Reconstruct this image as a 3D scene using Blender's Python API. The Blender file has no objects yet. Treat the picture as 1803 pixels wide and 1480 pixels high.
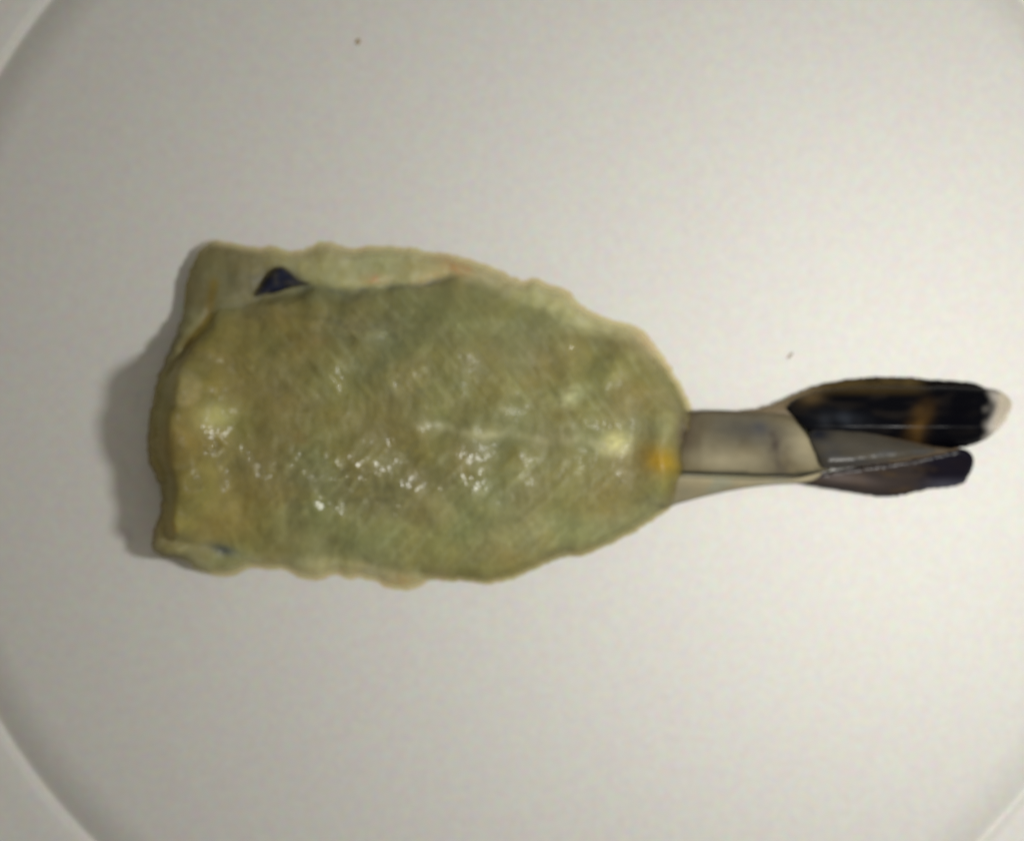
import bpy, math, random
import numpy as np
from mathutils import Vector, noise
from mathutils.geometry import delaunay_2d_cdt

# ------------------------------------------------------------------ scale
S = 7.5e-5            # metres per photograph pixel on the plate floor
CAMH = 0.40           # camera height above the plate floor
CX, CY = 901.5, 740.0
W_PX = 1803.0

scene = bpy.context.scene

# ------------------------------------------------------------------ camera
cam_d = bpy.data.cameras.new('camera')
cam_d.sensor_fit = 'HORIZONTAL'
cam_d.sensor_width = 36.0
cam_d.lens = 36.0 * CAMH / (W_PX * S)
cam_d.clip_start = 0.01
cam_d.clip_end = 20.0
cam_d.dof.use_dof = True
cam_d.dof.focus_distance = CAMH - 0.034
cam_d.dof.aperture_fstop = 14.0
cam = bpy.data.objects.new('camera', cam_d)
cam.location = (0, 0, CAMH)
cam.rotation_euler = (0, 0, 0)
scene.collection.objects.link(cam)
scene.camera = cam

# ------------------------------------------------------------------ world, lamps, exposure
world = bpy.data.worlds.new('World')
scene.world = world
world.use_nodes = True
bg = world.node_tree.nodes['Background']
bg.inputs['Color'].default_value = (1.0, 0.925, 0.81, 1)
bg.inputs['Strength'].default_value = 0.150

def area(name, loc, target, size, power, col):
    d = bpy.data.lights.new(name, 'AREA')
    d.shape = 'DISK'; d.size = size; d.energy = power; d.color = col
    o = bpy.data.objects.new(name, d)
    o.location = loc
    o.rotation_euler = (Vector(target) - Vector(loc)).to_track_quat('-Z', 'Y').to_euler()
    scene.collection.objects.link(o)
    return o
area('kitchen_lamp', (0.064, -0.004, 0.125), (0.045, -0.002, 0), 0.024, 0.144, (1.0, 0.985, 0.94))
area('overhead_fill', (0.10, 0.35, 1.2), (0, 0, 0), 0.5, 0.5, (1.0, 0.96, 0.90))  # weak soft fill light added overhead, no lamp known there

scene.view_settings.view_transform = 'Standard'
scene.view_settings.look = 'None'
scene.view_settings.exposure = 0.0
scene.view_settings.gamma = 1.0
scene.render.engine = 'CYCLES'

# ------------------------------------------------------------------ helpers
def XY(px, py, z=0.0):
    """point on the real thing at height z whose ground position follows a top view of the plate"""
    k = S * (1 - z / CAMH)
    return ((px - CX) * k, (CY - py) * k, z)

def smooth_closed(pts, n):
    """closed Catmull-Rom through pts resampled to n points of even arc length"""
    P = np.array(pts, float); m = len(P); out = []
    for i in range(m):
        p0, p1, p2, p3 = P[(i-1) % m], P[i], P[(i+1) % m], P[(i+2) % m]
        for t in np.linspace(0, 1, 12, endpoint=False):
            out.append(0.5*((2*p1)+(-p0+p2)*t+(2*p0-5*p1+4*p2-p3)*t*t+(-p0+3*p1-3*p2+p3)*t**3))
    out = np.array(out); out = np.vstack([out, out[:1]])
    L = np.concatenate([[0], np.cumsum(np.linalg.norm(np.diff(out, axis=0), axis=1))])
    u = np.linspace(0, L[-1], n, endpoint=False)
    return np.stack([np.interp(u, L, out[:, 0]), np.interp(u, L, out[:, 1])], 1)

def sdf(q, poly):
    """signed distance (positive inside) of points q to polygon poly"""
    a = poly; b = np.roll(poly, -1, 0); res = np.empty(len(q))
    for s in range(0, len(q), 4000):
        p = q[s:s+4000]
        pa = p[:, None, :] - a[None]; ba = (b - a)[None]
        h = np.clip((pa*ba).sum(2) / np.maximum((ba*ba).sum(2), 1e-9), 0, 1)
        d = np.sqrt(((pa - ba*h[..., None])**2).sum(2)).min(1)
        c = ((a[None, :, 1] > p[:, None, 1]) != (b[None, :, 1] > p[:, None, 1]))
        den = np.where(np.abs(b[:, 1]-a[:, 1]) < 1e-9, 1e-9, b[:, 1]-a[:, 1])
        xi = a[None, :, 0] + (p[:, None, 1]-a[None, :, 1]) * ((b[:, 0]-a[:, 0])/den)[None]
        ins = (c & (p[:, None, 0] < xi)).sum(1) % 2 == 1
        res[s:s+4000] = np.where(ins, d, -d)
    return res

def N(x, y, z=0.0):
    return noise.noise(Vector((x, y, z)))
def Narr(q, sx, sy, seed):
    return np.array([noise.noise(Vector((p[0]/sx, p[1]/sy, seed))) for p in q])
def sstep(a, b, x):
    t = np.clip((x-a)/(b-a), 0, 1); return t*t*(3-2*t)
def blob(q, cx, cy, rx, ry, ang=0.0, soft=1.0):
    c, s = math.cos(ang), math.sin(ang)
    dx, dy = q[:, 0]-cx, q[:, 1]-cy
    u, v = (dx*c+dy*s)/rx, (-dx*s+dy*c)/ry
    return np.exp(-(u*u+v*v)*soft)
def seg_dist(q, pts):
    best = np.full(len(q), 1e9)
    for (ax, ay), (bx, by) in zip(pts[:-1], pts[1:]):
        a = np.array([ax, ay], float); b = np.array([bx, by], float)
        h = np.clip(((q-a)@(b-a))/((b-a)@(b-a)), 0, 1)
        best = np.minimum(best, np.linalg.norm(q-(a+h[:, None]*(b-a)), axis=1))
    return best

def link(o, parent=None):
    scene.collection.objects.link(o)
    if parent is not None:
        o.parent = parent
    return o

def pillow(name, outline, axis, ztop, zbot, mat, parent=None, rings=30, brings=12,
           color=None, thin=None, power=1.6, step=5.0, wet=None):
    """closed solid from a top-view outline: rings shrink towards the axis line; top and underside heights in metres"""
    n = len(outline)
    nxt, prv = np.roll(outline, -1, 0), np.roll(outline, 1, 0)
    tan = nxt-prv; tan /= np.maximum(np.linalg.norm(tan, axis=1), 1e-9)[:, None]
    area2 = (outline[:, 0]*nxt[:, 1]-nxt[:, 0]*outline[:, 1]).sum()
    nor = np.stack([-tan[:, 1], tan[:, 0]], 1)*(1 if area2 > 0 else -1)
    pts = [outline]
    for k, off in enumerate((1.2, 3.2, 6.5)):          # rounded rim
        if off > step*1.1: break
        cand = outline+nor*off
        d = sdf(cand, outline)
        pts.append(cand[d > off*0.8])
    lo, hi = outline.min(0), outline.max(0)
    gy = np.arange(lo[1], hi[1], step*0.866)
    g = np.concatenate([np.stack([np.arange(lo[0]+(step/2 if i % 2 else 0), hi[0], step), np.full(len(np.arange(lo[0]+(step/2 if i % 2 else 0), hi[0], step)), yy)], 1) for i, yy in enumerate(gy)])
    g = g[sdf(g, outline) > min(10.0, step*1.5)]
    pts.append(g)
    Q0 = np.vstack(pts)
    edges = [(i, (i+1) % n) for i in range(n)]
    vo, eo, fo, *_ = delaunay_2d_cdt([Vector((p[0], p[1])) for p in Q0], edges, [], 1, 1e-4)
    Qt = np.array([(v.x, v.y) for v in vo])
    border = set()
    cnt = {}
    for f in fo:
        for i in range(3):
            e = tuple(sorted((f[i], f[(i+1) % 3]))); cnt[e] = cnt.get(e, 0)+1
    for e, c in cnt.items():
        if c == 1: border.update(e)
    nt_ = len(Qt)
    zt = ztop(Qt); zb = zbot(Qt)
    bmap = {}; Q = [Qt]; k = nt_; zextra = []; qextra = []
    for i in range(nt_):
        if i in border: bmap[i] = i
        else:
            bmap[i] = k; k += 1; qextra.append(Qt[i]); zextra.append(zb[i])
    Q = np.vstack([Qt, np.array(qextra)])
    isb = np.array([i in border for i in range(nt_)])
    z = np.concatenate([np.where(isb, zb, np.maximum(zt, zb+2e-5)), np.array(zextra)])
    verts = [XY(p[0], p[1], h) for p, h in zip(Q, z)]
    faces = [tuple(f) for f in fo] + [tuple(bmap[i] for i in reversed(f)) for f in fo]
    me = bpy.data.meshes.new(name)
    me.from_pydata(verts, [], faces); me.update()
    me.polygons.foreach_set('use_smooth', [True]*len(me.polygons))
    if color is not None:
        col = color(Q)
        at = me.color_attributes.new('pigment', 'FLOAT_COLOR', 'POINT')
        at.data.foreach_set('color', np.concatenate([np.clip(col, 0, 1), np.ones((len(Q), 1))], 1).astype(np.float32).ravel())
    if thin is not None:
        at = me.attributes.new('thin', 'FLOAT', 'POINT')
        at.data.foreach_set('value', np.clip(thin(Q), 0, 1).astype(np.float32))
    if wet is not None:
        at = me.attributes.new('wet', 'FLOAT', 'POINT')
        at.data.foreach_set('value', np.clip(wet(Q), 0, 1).astype(np.float32))
    import bmesh
    bm = bmesh.new(); bm.from_mesh(me)
    bm.faces.ensure_lookup_table(); bm.faces.index_update()
    for e in bm.edges:                                  # crisp rim between upper and lower side
        if len(e.link_faces) == 2 and (e.link_faces[0].index < len(fo)) != (e.link_faces[1].index < len(fo)):
            e.smooth = False
    bmesh.ops.recalc_face_normals(bm, faces=bm.faces)
    bm.to_mesh(me); bm.free()
    me.materials.append(mat)
    o = bpy.data.objects.new(name, me)
    return link(o, parent)

# ------------------------------------------------------------------ materials
def new_mat(name):
    m = bpy.data.materials.new(name); m.use_nodes = True
    nt = m.node_tree
    return m, nt, nt.nodes['Principled BSDF'], nt.nodes['Material Output']
def nd(nt, t, **kw):
    n = nt.nodes.new(t)
    for k, v in kw.items():
        setattr(n, k, v)
    return n

def plate_material():
    m, nt, p, out = new_mat('white_glazed_ceramic')
    tc = nd(nt, 'ShaderNodeTexCoord')
    n1 = nd(nt, 'ShaderNodeTexNoise'); n1.inputs['Scale'].default_value = 900; n1.inputs['Detail'].default_value = 3
    n2 = nd(nt, 'ShaderNodeTexNoise'); n2.inputs['Scale'].default_value = 60; n2.inputs['Detail'].default_value = 2
    mix = nd(nt, 'ShaderNodeMix', data_type='RGBA', blend_type='OVERLAY'); mix.inputs[0].default_value = 0.38
    mix.inputs[6].default_value = (0.76, 0.752, 0.712, 1)
    mix2 = nd(nt, 'ShaderNodeMix', data_type='RGBA', blend_type='OVERLAY'); mix2.inputs[0].default_value = 0.04
    nt.links.new(tc.outputs['Object'], n1.inputs['Vector']); nt.links.new(tc.outputs['Object'], n2.inputs['Vector'])
    nt.links.new(n1.outputs['Color'], mix.inputs[7]); nt.links.new(mix.outputs[2], mix2.inputs[6])
    nt.links.new(n2.outputs['Color'], mix2.inputs[7]); nt.links.new(mix2.outputs[2], p.inputs['Base Color'])
    p.inputs['Roughness'].default_value = 0.55
    p.inputs['IOR'].default_value = 1.38
    bp = nd(nt, 'ShaderNodeBump'); bp.inputs['Strength'].default_value = 0.25; bp.inputs['Distance'].default_value = 0.0004
    n3 = nd(nt, 'ShaderNodeTexNoise'); n3.inputs['Scale'].default_value = 45; n3.inputs['Detail'].default_value = 1
    nt.links.new(tc.outputs['Object'], n3.inputs['Vector'])
    nt.links.new(n3.outputs['Fac'], bp.inputs['Height']); nt.links.new(bp.outputs['Normal'], p.inputs['Normal'])
    return m

def flesh_material():
    m, nt, p, out = new_mat('raw_shrimp_flesh')
    tc = nd(nt, 'ShaderNodeTexCoord')
    at = nd(nt, 'ShaderNodeAttribute', attribute_name='pigment')
    th = nd(nt, 'ShaderNodeAttribute', attribute_name='thin')
    n1 = nd(nt, 'ShaderNodeTexNoise'); n1.inputs['Scale'].default_value = 420; n1.inputs['Detail'].default_value = 5; n1.inputs['Roughness'].default_value = 0.65
    n2 = nd(nt, 'ShaderNodeTexNoise'); n2.inputs['Scale'].default_value = 130; n2.inputs['Detail'].default_value = 4
    mx = nd(nt, 'ShaderNodeMix', data_type='RGBA', blend_type='OVERLAY'); mx.inputs[0].default_value = 0.38
    mx2 = nd(nt, 'ShaderNodeMix', data_type='RGBA', blend_type='OVERLAY'); mx2.inputs[0].default_value = 0.13
    for n in (n1, n2):
        nt.links.new(tc.outputs['Object'], n.inputs['Vector'])
    nt.links.new(at.outputs['Color'], mx.inputs[6]); nt.links.new(n1.outputs['Fac'], mx.inputs[7])
    nt.links.new(mx.outputs[2], mx2.inputs[6]); nt.links.new(n2.outputs['Color'], mx2.inputs[7])
    nt.links.new(mx2.outputs[2], p.inputs['Base Color'])
    p.inputs['Subsurface Weight'].default_value = 0.75
    p.inputs['Subsurface Radius'].default_value = (1.0, 0.85, 0.45)
    p.inputs['Subsurface Scale'].default_value = 0.0035
    p.inputs['Roughness'].default_value = 0.55
    p.inputs['IOR'].default_value = 1.36
    wt = nd(nt, 'ShaderNodeAttribute', attribute_name='wet')
    nt.links.new(wt.outputs['Fac'], p.inputs['Coat Weight'])
    p.inputs['Coat Roughness'].default_value = 0.15
    p.inputs['Coat IOR'].default_value = 1.75
    # wet, finely grained surface
    b1 = nd(nt, 'ShaderNodeTexNoise'); b1.inputs['Scale'].default_value = 620; b1.inputs['Detail'].default_value = 3
    b2 = nd(nt, 'ShaderNodeTexNoise'); b2.inputs['Scale'].default_value = 190; b2.inputs['Detail'].default_value = 3
    mp = nd(nt, 'ShaderNodeMapping'); mp.inputs['Scale'].default_value = (1.0, 0.55, 1.0); mp.inputs['Rotation'].default_value = (0, 0, 0.35)
    nt.links.new(tc.outputs['Object'], mp.inputs['Vector'])
    nt.links.new(mp.outputs['Vector'], b1.inputs['Vector']); nt.links.new(mp.outputs['Vector'], b2.inputs['Vector'])
    u1 = nd(nt, 'ShaderNodeBump'); u1.inputs['Strength'].default_value = 0.6; u1.inputs['Distance'].default_value = 0.0006
    u2 = nd(nt, 'ShaderNodeBump'); u2.inputs['Strength'].default_value = 0.18; u2.inputs['Distance'].default_value = 0.0016
    nt.links.new(b1.outputs['Fac'], u1.inputs['Height']); nt.links.new(b2.outputs['Fac'], u2.inputs['Height'])
    nt.links.new(u2.outputs['Normal'], u1.inputs['Normal'])
    b3 = nd(nt, 'ShaderNodeTexNoise'); b3.inputs['Scale'].default_value = 1500; b3.inputs['Detail'].default_value = 2
    nt.links.new(mp.outputs['Vector'], b3.inputs['Vector'])
    u3 = nd(nt, 'ShaderNodeBump'); u3.inputs['Distance'].default_value = 0.0006
    nt.links.new(wt.outputs['Fac'], u3.inputs['Strength'])
    nt.links.new(b3.outputs['Fac'], u3.inputs['Height']); nt.links.new(u1.outputs['Normal'], u3.inputs['Normal'])
    nt.links.new(u1.outputs['Normal'], p.inputs['Normal']); nt.links.new(u3.outputs['Normal'], p.inputs['Coat Normal'])
    # thin membrane lets light through
    tr = nd(nt, 'ShaderNodeBsdfTransparent'); tr.inputs['Color'].default_value = (0.96, 0.93, 0.82, 1)
    ms = nd(nt, 'ShaderNodeMixShader')
    nt.links.new(th.outputs['Fac'], ms.inputs['Fac'])
    nt.links.new(p.outputs['BSDF'], ms.inputs[1]); nt.links.new(tr.outputs['BSDF'], ms.inputs[2])
    nt.links.new(ms.outputs['Shader'], out.inputs['Surface'])
    return m

def shell_material(name, rough=0.5, coat=0.12, grain=0.25, bump=0.3, spec=0.3):
    m, nt, p, out = new_mat(name)
    tc = nd(nt, 'ShaderNodeTexCoord')
    at = nd(nt, 'ShaderNodeAttribute', attribute_name='pigment')
    th = nd(nt, 'ShaderNodeAttribute', attribute_name='thin')
    mp = nd(nt, 'ShaderNodeMapping'); mp.inputs['Scale'].default_value = (0.6, 1.2, 1.0)
    n1 = nd(nt, 'ShaderNodeTexNoise'); n1.inputs['Scale'].default_value = 420; n1.inputs['Detail'].default_value = 4
    nt.links.new(tc.outputs['Object'], mp.inputs['Vector']); nt.links.new(mp.outputs['Vector'], n1.inputs['Vector'])
    mx = nd(nt, 'ShaderNodeMix', data_type='RGBA', blend_type='OVERLAY'); mx.inputs[0].default_value = grain
    nt.links.new(at.outputs['Color'], mx.inputs[6]); nt.links.new(n1.outputs['Fac'], mx.inputs[7])
    nt.links.new(mx.outputs[2], p.inputs['Base Color'])
    p.inputs['Roughness'].default_value = rough
    p.inputs['Coat Weight'].default_value = coat
    p.inputs['Specular IOR Level'].default_value = spec
    p.inputs['Coat Roughness'].default_value = 0.12
    p.inputs['IOR'].default_value = 1.33
    bp = nd(nt, 'ShaderNodeBump'); bp.inputs['Strength'].default_value = bump; bp.inputs['Distance'].default_value = 0.0004
    nt.links.new(n1.outputs['Fac'], bp.inputs['Height']); nt.links.new(bp.outputs['Normal'], p.inputs['Normal'])
    tr = nd(nt, 'ShaderNodeBsdfTransparent'); tr.inputs['Color'].default_value = (0.95, 0.92, 0.86, 1)
    ms = nd(nt, 'ShaderNodeMixShader')
    nt.links.new(th.outputs['Fac'], ms.inputs['Fac'])
    nt.links.new(p.outputs['BSDF'], ms.inputs[1]); nt.links.new(tr.outputs['BSDF'], ms.inputs[2])
    nt.links.new(ms.outputs['Shader'], out.inputs['Surface'])
    return m

M_PLATE = plate_material()
M_FLESH = flesh_material()
M_SHELL = shell_material('tail_shell_chitin', 0.55, 0.0, 0.3, 0.25, 0.12)
M_FAN = shell_material('tail_fan_chitin', 0.27, 0.0, 0.35, 0.12, 0.22)
M_DARK = shell_material('dark_vein', 0.6, 0.0, 0.3, 0.5, 0.2)

# ------------------------------------------------------------------ plate (a lathe)
def build_plate():
    cx, cy, R = (945-CX)*S, (CY-698)*S, 1108*S
    prof = [(0, 0)]
    # floor, shallow moat, crease, rim
    prof += [(R*t, 0.0) for t in (0.15, 0.3, 0.45, 0.6, 0.75, 0.85, 0.925)]
    for k in range(1, 13):
        t = k/12.0
        prof.append((R*(0.925+0.075*t), -0.0018*t**2.0))
    prof += [(R*1.003, -0.00175), (R*1.006, -0.0013), (R*1.010, -0.0008), (R*1.016, -0.0005), (R*1.05, -0.0002),
             (R*1.15, 0.0022), (R*1.3, 0.0056), (R*1.45, 0.0092), (R*1.6, 0.0128), (R*1.615, 0.0131), (R*1.622, 0.0127), (R*1.620, 0.0119)]
    prof += [(R*1.6, 0.0106), (R*1.3, 0.0030), (R*1.05, -0.0040), (R*0.98, -0.0062), (R*0.86, -0.0062), (R*0.85, -0.0085), (R*0.80, -0.0085), (R*0.79, -0.0060), (R*0.4, -0.0055), (0, -0.0055)]
    n = 192
    verts = []; faces = []; rows = []
    for (r, z) in prof:
        if r == 0:
            rows.append([len(verts)]); verts.append((0, 0, z))
        else:
            rows.append(list(range(len(verts), len(verts)+n)))
            for i in range(n):
                a = 2*math.pi*i/n
                verts.append((r*math.cos(a), r*math.sin(a), z))
    for a, b in zip(rows[:-1], rows[1:]):
        for i in range(n):
            j = (i+1) % n
            if len(a) == 1: faces.append((a[0], b[i], b[j]))
            elif len(b) == 1: faces.append((a[i], b[0], a[j]))
            else: faces.append((a[i], b[i], b[j], a[j]))
    me = bpy.data.meshes.new('plate'); me.from_pydata(verts, [], faces); me.update()
    me.polygons.foreach_set('use_smooth', [True]*len(me.polygons))
    me.materials.append(M_PLATE)
    o = bpy.data.objects.new('plate', me); link(o)
    o.location = (cx, cy, 0)
    o['label'] = 'round white ceramic plate with a shallow well under the shrimp'
    o['category'] = 'plate'
    return o
build_plate()

# ------------------------------------------------------------------ shrimp
shrimp = bpy.data.objects.new('shrimp', None)
shrimp.empty_display_size = 0.01
link(shrimp)
shrimp['label'] = 'peeled butterflied raw shrimp, olive grey flesh with dark tail fan left on'
shrimp['category'] = 'shrimp'

OUT = [(382,424),(410,426),(445,434),(480,433),(512,440),(540,437),(560,426),(585,427),(612,436),(650,433),(700,434),
       (750,441),(800,448),(835,458),(862,469),(890,483),(922,493),(940,488),(966,498),(1000,510),(1022,532),(1050,551),
       (1085,564),(1118,572),(1143,590),(1164,620),(1185,650),(1205,685),(1219,714),(1224,742),(1216,775),(1207,800),
       (1209,830),(1196,860),(1184,888),(1160,910),(1125,932),(1080,955),(1042,974),(1020,981),(1000,979),(958,995),
       (905,1018),(860,1027),(800,1023),(762,1022),(735,1035),(700,1037),(668,1027),(640,1018),(615,1021),(590,1011),
       (565,1021),(530,1017),(505,1005),(475,1003),(440,1001),(410,1014),(375,1011),(345,1000),(322,984),(288,980),
       (270,968),(270,940),(284,895),(284,865),(274,838),(261,810),(260,765),(262,730),(270,690),(284,650),(302,605),
       (320,560),(326,505),(343,457),(360,434)]
INN = [(366,566),(385,545),(430,536),(470,523),(520,512),(555,505),(600,513),(650,508),(700,505),(755,501),(803,486),
       (850,500),(904,527),(962,548),(1007,573),(1050,585),(1096,592),(1128,606),(1155,640),(1178,675),(1196,712),(1205,745),
       (1206,790),(1203,835),(1190,872),(1160,902),(1092,945),(1022,975),(955,992),(880,1018),(800,1016),(720,1010),(660,1000),
       (600,983),(530,988),(470,985),(400,968),(345,955),(305,950),(292,925),(300,885),(292,840),(280,800),(276,760),(282,710),
       (300,660),(330,615)]
OUTL = smooth_closed(OUT, 620)
rng = random.Random(4)
# frilly torn edge
cenr = np.array([740., 735.])
dirs = OUTL-cenr; dirs /= np.linalg.norm(dirs, axis=1)[:, None]
fr = np.array([3.6*N(p[0]/8., p[1]/8., 3.3)+3.0*N(p[0]/28., p[1]/28., 7.7) for p in OUTL])
OUTL = OUTL + dirs*fr[:, None]
INNL = smooth_closed(INN, 240)
wob = np.array([7.0*N(p[0]/45., p[1]/45., 9.1) for p in INNL])
di = INNL-cenr; di /= np.linalg.norm(di, axis=1)[:, None]
INNL = INNL + di*wob[:, None]
MM = 0.001

def edge_base(q):
    """height of the underside: the cut end stands clear of the plate, the rest lies on it"""
    left = sstep(430, 262, q[:, 0])
    return 0.0003 + left*0.0022

def body_top(q):
    do = np.maximum(sdf(q, OUTL), 0); di = sdf(q, INNL)
    x, y = q[:, 0], q[:, 1]
    left = sstep(450, 275, x + 45*Narr(q, 60, 60, 71.) + 14*Narr(q, 22, 22, 72.))*sstep(520, 620, y)
    # flat outer sheet
    w = 74 - 62*sstep(380, 300, x)*sstep(520, 600, y) - 58*sstep(1110, 1190, x)*sstep(650, 720, y)
    e = np.clip(do/w, 0, 1)
    edge = 0.14*np.clip(do/4., 0, 1)+0.86*(e*(2-e))
    sheet = (2.0 + 0.7*Narr(q, 60, 60, 1.2) + 0.8*sstep(480, 330, x)*sstep(560, 430, y))*edge
    # main mass
    Wd = 210 - 178*sstep(420, 300, x + 40*Narr(q, 55, 55, 73.)) - 135*sstep(980, 1190, x)
    d = np.clip(di/Wd, 0, 1)
    dome = np.maximum(1-(1-d)**2.0, 0)**(1.20-0.65*sstep(430, 300, x)-0.35*sstep(1020, 1180, x))
    H = 4.6 + 0.3*sstep(300, 600, x) - 0.8*sstep(900, 1215, x) + 1.2*sstep(420, 300, x)*sstep(560, 640, y)
    main = H*dome
    # two lobes with a shallow groove between, running towards the tail
    gy = 745 + 45*sstep(700, 1190, x)
    g = np.exp(-((y-gy)/34.)**2)*sstep(560, 820, x)
    g2 = np.exp(-((y-gy)/120.)**2)*sstep(350, 700, x)
    main = main - (0.35*g + 0.6*g2)*dome
    inside = (di > 0)
    # muscle lumps
    lump = 0.60*Narr(q, 110, 90, 5.1)+0.20*Narr(q, 50, 44, 2.2)+0.05*Narr(q, 20, 17, 8.4)
    dy = np.abs(y-gy)
    fq = np.stack([x+0.9*dy, dy-0.9*x], 1)
    fib = (0.17*Narr(fq, 13, 150, 6.6) + 0.08*Narr(fq, 6, 80, 6.9))*sstep(10, 60, dy)
    z = sheet + main + (lump+fib)*np.clip(di/50, 0, 1)
    z += 0.10*Narr(q, 14, 14, 4.4)*np.clip(do/10, 0, 1)
    # crease where the sheet meets the mass
    z -= (0.18+0.5*sstep(900, 700, x)*sstep(620, 540, y))*np.exp(-(di/10.)**2)*np.clip(do/25, 0, 1)
    z += 0.46*np.clip(body_wet(q)-0.12, 0, 1)*Narr(q, 15, 12, 61.)
    z += 2.0*sstep(1110, 1180, x)*sstep(690, 735, y)*sstep(905, 870, y)*np.clip(do/10, 0, 1)
    # blunt cut end
    z += left*1.6*np.clip(do/9, 0, 1)
    # small ridges, a rounded lobe at the cut end and a notch in it
    z += 0.30*np.exp(-(seg_dist(q, [(520, 566), (590, 578), (650, 588), (700, 578), (780, 570)])/9.)**2)
    z += 0.22*np.exp(-(seg_dist(q, [(1004, 585), (1008, 640)])/8.)**2)
    z += 0.5*sstep(38, 26, np.hypot(x-322, y-682))
    z -= 2.4*blob(q, 266, 704, 30, 24)
    # hollow that holds the dark vein
    z -= 1.3*blob(q, 492, 500, 40, 22, 0.15)
    return z*MM + edge_base(q)

def body_bot(q):
    do = np.maximum(sdf(q, OUTL), 0)
    return edge_base(q)*np.clip(1-do/70., 0, 1) + 0.0002*np.clip(do/70., 0, 1)

def lerp(c, tgt, w):
    return c + (np.array(tgt)[None]-c)*np.clip(w, 0, 1)[:, None]
def sheet_mask(q):
    x, y = q[:, 0], q[:, 1]
    return np.maximum(sstep(690, 600, y), 0.8*sstep(900, 950, y)*sstep(820, 700, x))
def body_color(q):
    n = len(q); x, y = q[:, 0], q[:, 1]
    do = sdf(q, OUTL); di = sdf(q, INNL)
    c = np.tile(np.array([[0.290, 0.262, 0.112]]), (n, 1))
    nz = Narr(q, 120, 90, 11.); nz2 = Narr(q, 55, 50, 14.); nz3 = Narr(q, 22, 20, 17.); nz4 = Narr(q, 9, 9, 19.)
    c = lerp(c, (0.275, 0.275, 0.150), sstep(-0.1, 0.45, nz)*0.75)
    c = lerp(c, (0.300, 0.250, 0.085), sstep(0.05, 0.5, nz2)*0.45)
    c = lerp(c, (0.36, 0.345, 0.20), sstep(0.15, 0.5, nz3)*0.40)
    c = lerp(c, (0.26, 0.285, 0.175), np.maximum(blob(q, 760, 570, 130, 60), blob(q, 850, 890, 170, 60))*0.45)
    gy = 745 + 45*sstep(700, 1190, x); dy = np.abs(y-gy)
    fq = np.stack([x+0.9*dy, dy-0.9*x], 1)
    c = lerp(c, (0.40, 0.40, 0.26), sstep(0.1, 0.5, Narr(fq, 11, 120, 81.))*0.38*sstep(10, 60, dy)*sstep(380, 520, x))
    # yellowish brown towards the cut end
    c = lerp(c, (0.31, 0.245, 0.075), sstep(620, 300, x)*0.65)
    # outer sheet paler
    msk = sheet_mask(q)
    c = lerp(c, (0.38, 0.365, 0.26), sstep(26, -22, di)*(0.65+0.5*nz3)*msk)
    c = lerp(c, (0.52, 0.49, 0.38), sstep(30, 2, do)*0.6*sstep(330, 420, x)*msk)
    c = lerp(c, (0.28, 0.235, 0.135), sstep(500, 360, x)*sstep(590, 500, y)*0.9)
    # fat spots
    c = lerp(c, (0.80, 0.76, 0.44), blob(q, 1082, 782, 28, 20)*(0.85+0.6*nz4))
    c = lerp(c, (0.66, 0.64, 0.42), blob(q, 1003, 700, 28, 15, -0.5)*(0.7+0.8*nz4))
    c = lerp(c, (0.60, 0.56, 0.28), blob(q, 375, 735, 30, 26)*0.85)
    c = lerp(c, (0.40, 0.345, 0.19), sstep(40, 30, np.hypot(x-322, y-682))*0.7)
    # pale line between the lobes
    ln = seg_dist(q, [(735, 748), (790, 752), (840, 766), (900, 762), (960, 776), (1010, 772), (1060, 782)])
    c = lerp(c, (0.50, 0.47, 0.31), np.exp(-(ln/8.)**2)*(0.58+0.9*nz3))
    # orange and pink flecks on the sheet
    for (a, b, rx, ry, an, s, col) in [(805,468,38,13,0.35,0.75,(0.40,0.17,0.08)), (660,492,22,8,0.0,0.75,(0.42,0.15,0.07)),
                                   (760,490,28,9,-0.25,0.5,(0.40,0.20,0.10)), (1140,598,24,10,0.9,0.8,(0.52,0.26,0.19)),
                                   (1175,640,22,9,1.0,0.5,(0.45,0.27,0.20)), (700,1024,30,10,0.0,0.55,(0.48,0.27,0.14)),
                                   (1010,520,26,9,0.6,0.45,(0.36,0.20,0.12)), (300,930,14,30,0.0,0.4,(0.42,0.25,0.09)),
                                   (560,600,18,9,0,0.3,(0.42,0.20,0.10)), (530,770,20,12,0.3,0.35,(0.40,0.20,0.10))]:
        c = lerp(c, col, blob(q, a, b, rx, ry, an)*s*(0.62+0.9*nz4))
    # yellow brown at the base of the tail
    c = lerp(c, (0.42, 0.27, 0.015), blob(q, 1168, 812, 44, 26, 0.4)*0.95)
    c = lerp(c, (0.20, 0.165, 0.035), blob(q, 1185, 862, 20, 34)*0.8)
    c = lerp(c, (0.15, 0.12, 0.115), blob(q, 1204, 765, 16, 34)*0.85)
    c = lerp(c, (0.30, 0.20, 0.03), seg_dist_w(q, [(377,498),(366,560),(330,606)], 8)*0.9)
    # dark brown line of the undercut edge, its shade put into the colour
    c = lerp(c, (0.12, 0.08, 0.03), sstep(9, 2, do)*sstep(345, 300, x)*0.75)
    c = lerp(c, (0.13, 0.125, 0.085), seg_dist_w(q, [(540, 506), (600, 514), (660, 509), (745, 502), (800, 488)], 5)*(0.55+0.9*nz3))  # crease shade painted as a thin dark line
    c = lerp(c, (0.10, 0.10, 0.095), blob(q, 495, 497, 56, 24, 0.0)*(0.6+0.8*nz3))
    # greyer and darker along the upper crease
    c = lerp(c, (0.17, 0.18, 0.14), blob(q, 610, 520, 60, 14)*0.5)
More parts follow.
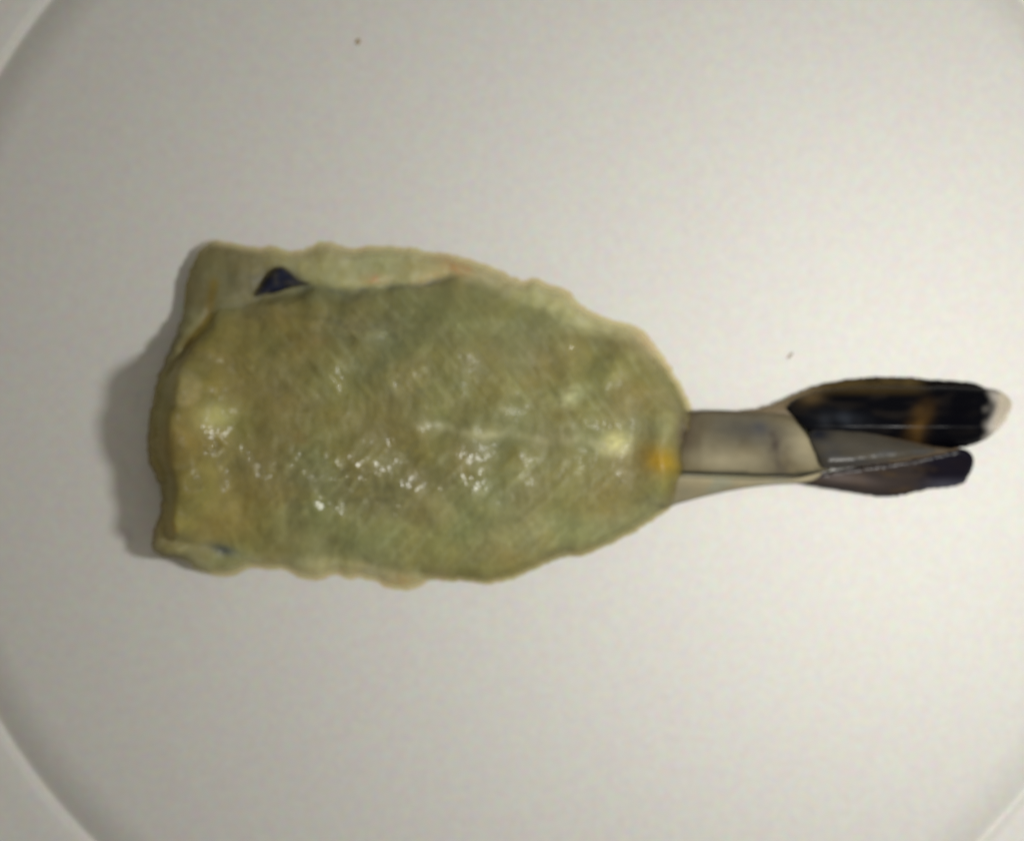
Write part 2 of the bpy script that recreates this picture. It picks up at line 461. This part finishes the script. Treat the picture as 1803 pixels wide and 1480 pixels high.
    c = lerp(c, (0.08, 0.09, 0.11), blob(q, 395, 968, 24, 9, 0.3)*0.9)
    return c*np.array([[0.93, 0.945, 0.80]])*(1+0.70*sstep(16, -16, di)*sstep(400, 540, x)*msk+0.25*sstep(520, 320, x)*(1-msk)+0.25*sstep(850, 950, y))[:, None]  # left end and lower side lightened in colour to offset their shading
def seg_dist_w(q, pts, w):
    return np.exp(-(seg_dist(q, pts)/w)**2)
def body_wet(q):
    nz = Narr(q, 30, 26, 51.); nz2 = Narr(q, 90, 80, 53.)
    w = 0.04 + 0.06*sstep(0, 0.5, nz2)
    for (a, b, rx, ry, an, s_) in [(600,850,110,46,0.1,1.0),(700,885,60,34,0.2,0.8),(640,577,100,18,0.1,0.9),(372,778,26,30,0.0,1.0),
                                  (460,552,13,11,0,1.0),(1005,605,14,40,-0.3,0.6),(800,850,60,60,0.5,0.5),(450,815,50,46,0.4,0.7),
                                  (875,945,60,30,0.4,0.35),(640,460,40,14,0,0.5),(520,890,60,34,0,0.7),(700,790,60,40,-0.6,0.4)]:
        w = np.maximum(w, s_*blob(q, a, b, rx, ry, an)*np.clip(0.85+0.9*nz, 0, 1)*1.2)
    return w
def body_thin(q):
    do = sdf(q, OUTL); di = sdf(q, INNL); x = q[:, 0]
    t = 0.40*sstep(420, 290, x) + 0.80*sstep(28, 0, do)*sstep(330, 400, x) + 0.18*sstep(4, -14, di)*sstep(330, 400, x)
    return t
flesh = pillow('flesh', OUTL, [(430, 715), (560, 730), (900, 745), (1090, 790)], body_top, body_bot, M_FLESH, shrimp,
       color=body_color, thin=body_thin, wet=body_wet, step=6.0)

# dark vein left in the crease and its small remnant at the lower edge
def flat(v):
    return lambda q: np.full(len(q), v)
def plate_color(base, edits=()):
    def f(q):
        c = np.tile(np.array([base], float), (len(q), 1))
        for fn in edits:
            c = fn(q, c)
        return c
    return f
def domed(outl, lo, hi, w, extra=None):
    def f(q):
        d = np.clip(np.maximum(sdf(q, outl), 0)/w, 0, 1)
        z = lo + (hi-lo)*np.sqrt(np.maximum(1-(1-d)**2, 0))
        if extra is not None: z = z + extra(q)*d
        return z
    return f
v_out = smooth_closed([(447,522),(462,498),(478,476),(496,468),(512,478),(524,490),(548,499),(528,505),(508,508),(490,515),(468,519)], 90)
pillow('dark_vein', v_out, [(470, 508), (520, 494)], domed(v_out, 0.0019, 0.0031, 14, lambda q: 0.0003*Narr(q, 12, 12, 2.)), flat(0.0012), M_DARK, flesh,
       rings=12, brings=4, color=plate_color((0.016, 0.019, 0.040), [lambda q, c: lerp(c, (0.05, 0.047, 0.045), sstep(0.0, 0.5, Narr(q, 14, 14, 5.)))]), thin=lambda q: 0.6*sstep(7, 0, sdf(q, v_out)))

# ------------------------------------------------------------------ tail segment
def ridge(xc_pts, zs):
    xs = [p for p in xc_pts]
    return lambda x: np.interp(x, xs, zs)
# core of flesh inside the shell
core = smooth_closed([(1170,740),(1230,735),(1300,735),(1380,742),(1430,765),(1455,800),(1450,826),(1410,842),(1330,852),(1250,868),(1180,880),(1160,820)], 120)
pillow('tail_core', core, [(1200, 808), (1420, 800)], domed(core, 0.0010, 0.0022, 50), flat(0.0009), M_FLESH, shrimp, rings=16, brings=6,
       color=plate_color((0.42, 0.37, 0.22)), thin=lambda q: 0*q[:, 0])
# lower side flap of the shell
lowf = smooth_closed([(1170,838),(1215,838),(1300,842),(1390,842),(1446,830),(1438,843),(1415,850),(1360,853),(1300,861),(1240,874),(1195,886),(1165,893)], 140)
def lowf_top(q):
    d = np.clip(np.maximum(sdf(q, lowf), 0)/9, 0, 1)
    return 0.0010 + 0.0030*sstep(890, 836, q[:, 1]) + 0.0006*np.sqrt(np.maximum(1-(1-d)**2, 0))
pillow('side_shell', lowf, [(1185, 862), (1425, 845)], lowf_top, lambda q: lowf_top(q)*0+0.0006, M_SHELL, shrimp, rings=12, brings=4,
       color=plate_color((0.43, 0.37, 0.23), [lambda q, c: lerp(c, (0.36, 0.38, 0.28), sstep(-0.1, 0.4, Narr(q, 40, 20, 3.))*0.7),
             lambda q, c: lerp(c, (0.22, 0.20, 0.13), sstep(1260, 1190, q[:, 0])*0.4),
             lambda q, c: lerp(c, (0.20, 0.19, 0.15), sstep(6, 0, sdf(q, lowf))*0.5)]),
       thin=lambda q: 0.12*np.ones(len(q)))
# upper shell plate over the last joint
upf = smooth_closed([(1180,735),(1222,724),(1262,722),(1310,724),(1352,726),(1388,730),(1410,752),(1432,782),(1450,808),(1463,826),(1440,832),
                     (1400,838),(1330,838),(1260,836),(1205,834),(1180,830),(1172,780)], 200)
def upf_top(q):
    y = q[:, 1]; x = q[:, 0]
    mid = np.interp(x, [1180, 1460], [782, 800]); half = np.interp(x, [1180, 1400, 1465], [64, 60, 52])
    u = np.clip((y-mid)/half, -1.15, 1.15)
    arch = np.interp(x, [1170, 1195, 1235, 1320, 1400, 1465], [0.0028, 0.0034, 0.0043, 0.0050, 0.0047, 0.0040])*np.sqrt(np.maximum(1-0.62*u*u, 0.05))
    d = np.clip(np.maximum(sdf(q, upf), 0)/6, 0, 1)
    band = 0.0002*np.exp(-((x-1372)/14.)**2)
    return arch - 0.0002*(1-np.sqrt(np.maximum(1-(1-d)**2, 0))) + band + 0.00012*Narr(q, 22, 30, 3.)
def upf_col(q):
    x, y = q[:, 0], q[:, 1]
    c = np.tile(np.array([[0.33, 0.29, 0.185]]), (len(q), 1))
    nz = Narr(q, 36, 30, 21.); nz2 = Narr(q, 14, 14, 23.)
    c = lerp(c, (0.27, 0.22, 0.12), sstep(0, 0.4, nz)*0.7)
    c = lerp(c, (0.16, 0.155, 0.14), blob(q, 1315, 756, 78, 26, 0.15)*0.8)
    c = lerp(c, (0.13, 0.105, 0.085), np.exp(-((x-(1366+0.16*(y-770)))/18.)**2)*sstep(735, 775, y)*(0.70+0.8*nz2))
    c = lerp(c, (0.62, 0.55, 0.36), blob(q, 1275, 812, 62, 20)*0.75)
    c = lerp(c, (0.10, 0.105, 0.13), blob(q, 1338, 752, 15, 12, 0.3)*0.7)
    c = lerp(c, (0.16, 0.11, 0.075), sstep(1245, 1205, x)*sstep(815, 770, y)*0.7)
    c = lerp(c, (0.19, 0.15, 0.10), sstep(736, 724, y)*0.7)
    c = lerp(c, (0.66, 0.58, 0.37), blob(q, 1418, 785, 26, 40, -0.5)*0.7)
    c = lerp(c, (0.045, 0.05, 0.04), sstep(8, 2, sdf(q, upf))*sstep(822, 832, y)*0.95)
    return c*0.66
pillow('tail_shell', upf, [(1215, 780), (1410, 795)], upf_top, lambda q: upf_top(q)-0.0005, M_SHELL, shrimp, rings=26, brings=8,
       color=upf_col, thin=lambda q: 0.16+0*q[:, 0])

# ------------------------------------------------------------------ tail fan
def blade(name, pts, axis, zbase, rise, w, col, thin=lambda q: 0*q[:, 0], thick=0.0005, tilt=None, n=170, rib=None, seed=1.):
    ol = smooth_closed(pts, n)
    jit = np.array([1.9*N(p[0]/7., p[1]/7., seed) for p in ol]); ol = ol + jit[:, None]
    def zmid(q):
        z = np.full(len(q), zbase)
        if tilt is not None: z = z + tilt(q)
        d = np.clip(np.maximum(sdf(q, ol), 0)/w, 0, 1)
        z = z + rise*np.sqrt(np.maximum(1-(1-d)**2, 0))
        if rib is not None:
            z = z + 0.0005*np.exp(-(seg_dist(q, rib)/5.)**2)
        return z + 0.00006*Narr(q, 40, 14, seed+4)
    def top(q): 
        d = np.clip(np.maximum(sdf(q, ol), 0)/5, 0, 1)
        return zmid(q) + thick*np.sqrt(np.maximum(1-(1-d)**2, 0))
    return pillow(name, ol, axis, top, lambda q: np.maximum(zmid(q)-0.0001, 0.00015), M_FAN, shrimp, rings=20, brings=6, color=lambda q: col(q, ol), thin=thin)

fan = None
# outer blade lying lowest along the upper edge
def c_outer(q, ol):
    c = np.tile(np.array([[0.075, 0.052, 0.020]]), (len(q), 1))
    nz = Narr(q, 40, 10, 31.)
    c = lerp(c, (0.015, 0.012, 0.009), sstep(0.0, 0.4, nz)*0.8)
    c = lerp(c, (0.26, 0.20, 0.12), sstep(1470, 1390, q[:, 0])*0.85)
    c = lerp(c, (0.002, 0.002, 0.003), sstep(1600, 1640, q[:, 0])*0.95)
    return c
blade('outer_tail_blade', [(1300,728),(1345,716),(1375,705),(1405,690),(1458,673),(1530,664),(1600,664),(1640,668),(1690,671),(1722,676),(1735,690),(1700,720),(1600,740),(1480,745),(1400,745)],
      [(1420, 715), (1690, 695)], 0.0003, 0.0003, 20, c_outer, tilt=lambda q: 0.0012*np.interp(q[:, 1], [664, 720], [0, 1]), thin=lambda q: 0.10*sstep(1640, 1560, q[:, 0])+0.4*sstep(1430, 1370, q[:, 0]), seed=2.)
# lower blade
def c_lower(q, ol):
    x, y = q[:, 0], q[:, 1]
    c = np.tile(np.array([[0.040, 0.031, 0.028]]), (len(q), 1))
    nz = Narr(q, 45, 10, 37.); nz2 = Narr(q, 18, 12, 39.)
    c = lerp(c, (0.07, 0.047, 0.027), sstep(0.0, 0.4, nz)*0.8)
    c = lerp(c, (0.15, 0.12, 0.11), blob(q, 1490, 842, 50, 9, 0.1)*0.7)
    c = lerp(c, (0.020, 0.018, 0.022), sstep(12, 1, sdf(q, ol))*0.6)
    c = lerp(c, (0.005, 0.0045, 0.011), sstep(1600, 1650, x + 20*nz2)*0.9)
    c = lerp(c, (0.08, 0.08, 0.11), sstep(1600, 1660, x)*sstep(835, 856, y)*0.6)
    return c
blade('lower_tail_blade', [(1400,848),(1430,838),(1458,831),(1512,822),(1580,812),(1621,805),(1675,792),(1700,791),(1714,804),(1712,825),(1698,849),(1675,857),(1640,860),(1612,866),(1585,872),(1548,874),(1494,866),(1440,857)],
      [(1450, 846), (1680, 822)], 0.0004, 0.0004, 20, c_lower, tilt=lambda q: 0.0022*np.interp(q[:, 1]+0.15*(q[:, 0]-1560), [805, 870], [1, 0]), seed=3.)
# big inner blade, dark with a clear tip
def c_inner(q, ol):
    x, y = q[:, 0], q[:, 1]
    c = np.tile(np.array([[0.0022, 0.0024, 0.0040]]), (len(q), 1))
    nz = Narr(q, 42, 16, 41.); nz2 = Narr(q, 20, 20, 43.)
    c = lerp(c, (0.012, 0.010, 0.009), sstep(0.0, 0.4, nz)*0.8)
    c = lerp(c, (0.085, 0.046, 0.012), np.exp(-((x-(1628-0.35*(y-720)))/17.)**2)*(0.75+0.6*nz2)*sstep(690, 730, y))
    c = lerp(c, (0.055, 0.036, 0.012), sstep(700, 684, y)*sstep(1650, 1600, x)*0.8)
    c = lerp(c, (0.12, 0.08, 0.035), blob(q, 1425, 697, 22, 14)*0.8)
    c = lerp(c, (0.024, 0.028, 0.036), blob(q, 1478, 738, 44, 14, 0.1)*(0.7+0.7*nz2))  # bluish highlight painted into the blade colour
    c = lerp(c, (0.0012, 0.0012, 0.003), blob(q, 1684, 737, 36, 42)*0.95)
    tip = sstep(1732, 1760, x + 14*nz2 + 0.12*(y-735))
    c = lerp(c, (0.62, 0.58, 0.52), tip)
    return c
blade('inner_tail_blade', [(1384,717),(1400,702),(1430,690),(1480,682),(1540,679),(1620,680),(1690,680),(1744,684),(1772,695),(1782,713),(1768,744),(1745,767),(1716,782),(1678,789),(1640,785),(1585,776),(1530,768),(1470,770),(1430,764),(1402,738)],
      [(1440, 728), (1715, 732)], 0.0012, 0.0005, 30, c_inner, tilt=lambda q: 0.0024*np.interp(q[:, 1], [675, 752, 790], [0, 1, 0.25])-0.09*S*(np.sqrt((q[:, 0]-1572)**2+40**2)-40)+0.0006,
      thin=lambda q: 0.80*sstep(1742, 1760, q[:, 0] + 0.12*(q[:, 1]-735)), seed=4.)
# telson between them
def c_tel(q, ol):
    x, y = q[:, 0], q[:, 1]
    c = np.tile(np.array([[0.065, 0.058, 0.045]]), (len(q), 1))
    nz = Narr(q, 45, 10, 47.)
    c = lerp(c, (0.055, 0.055, 0.055), sstep(0, 0.4, nz)*0.7)
    c = lerp(c, (0.012, 0.014, 0.022), blob(q, 1442, 764, 20, 13)*0.98)  # shade of the gap at the telson base, painted as a black patch
    c = lerp(c, (0.15, 0.10, 0.055), sstep(6, 0, sdf(q, ol))*sstep(1480, 1560, x)*0.8)
    c = lerp(c, (0.03, 0.03, 0.035), seg_dist_w(q, [(1456,818),(1560,815)], 6)*0.6)
    return c
blade('telson', [(1425,758),(1440,752),(1470,750),(1530,756),(1590,772),(1650,786),(1690,789),(1660,799),(1610,809),(1567,816),(1500,822),(1452,824),(1436,800),(1424,775)],
      [(1455, 788), (1640, 792)], 0.0030, 0.0012, 24, c_tel, tilt=lambda q: -0.0008*sstep(1450, 1690, q[:, 0])+0.0016*np.interp(q[:, 1], [752, 822], [0, 1]), seed=5.)

# ------------------------------------------------------------------ crumbs on the plate
def crumb(px, py, rx, ry, ang, label, col):
    ol = np.array([(px+(rx*math.cos(t)*math.cos(ang)-ry*math.sin(t)*math.sin(ang))*(1+0.3*N(math.cos(t)*2, math.sin(t)*2, px)),
                    py+(rx*math.cos(t)*math.sin(ang)+ry*math.sin(t)*math.cos(ang))*(1+0.3*N(math.cos(t)*2, math.sin(t)*2, px))) for t in np.linspace(0, 2*math.pi, 18, endpoint=False)])
    o = pillow('crumb', ol, None, domed(ol, 0.00006, 0.00022, 4), flat(0.00004), M_SHELL, None, color=plate_color(col), thin=lambda q: 0.78+0*q[:, 0], step=2.0)
    o['label'] = label; o['category'] = 'crumb'
crumb(630, 74, 5, 6, 0.2, 'tiny brownish speck alone on the plate, far from the tail', (0.62, 0.53, 0.46))
crumb(1391, 626, 8, 3, -0.9, 'tiny bluish grey flake on the plate beside the tail fan', (0.55, 0.57, 0.62))
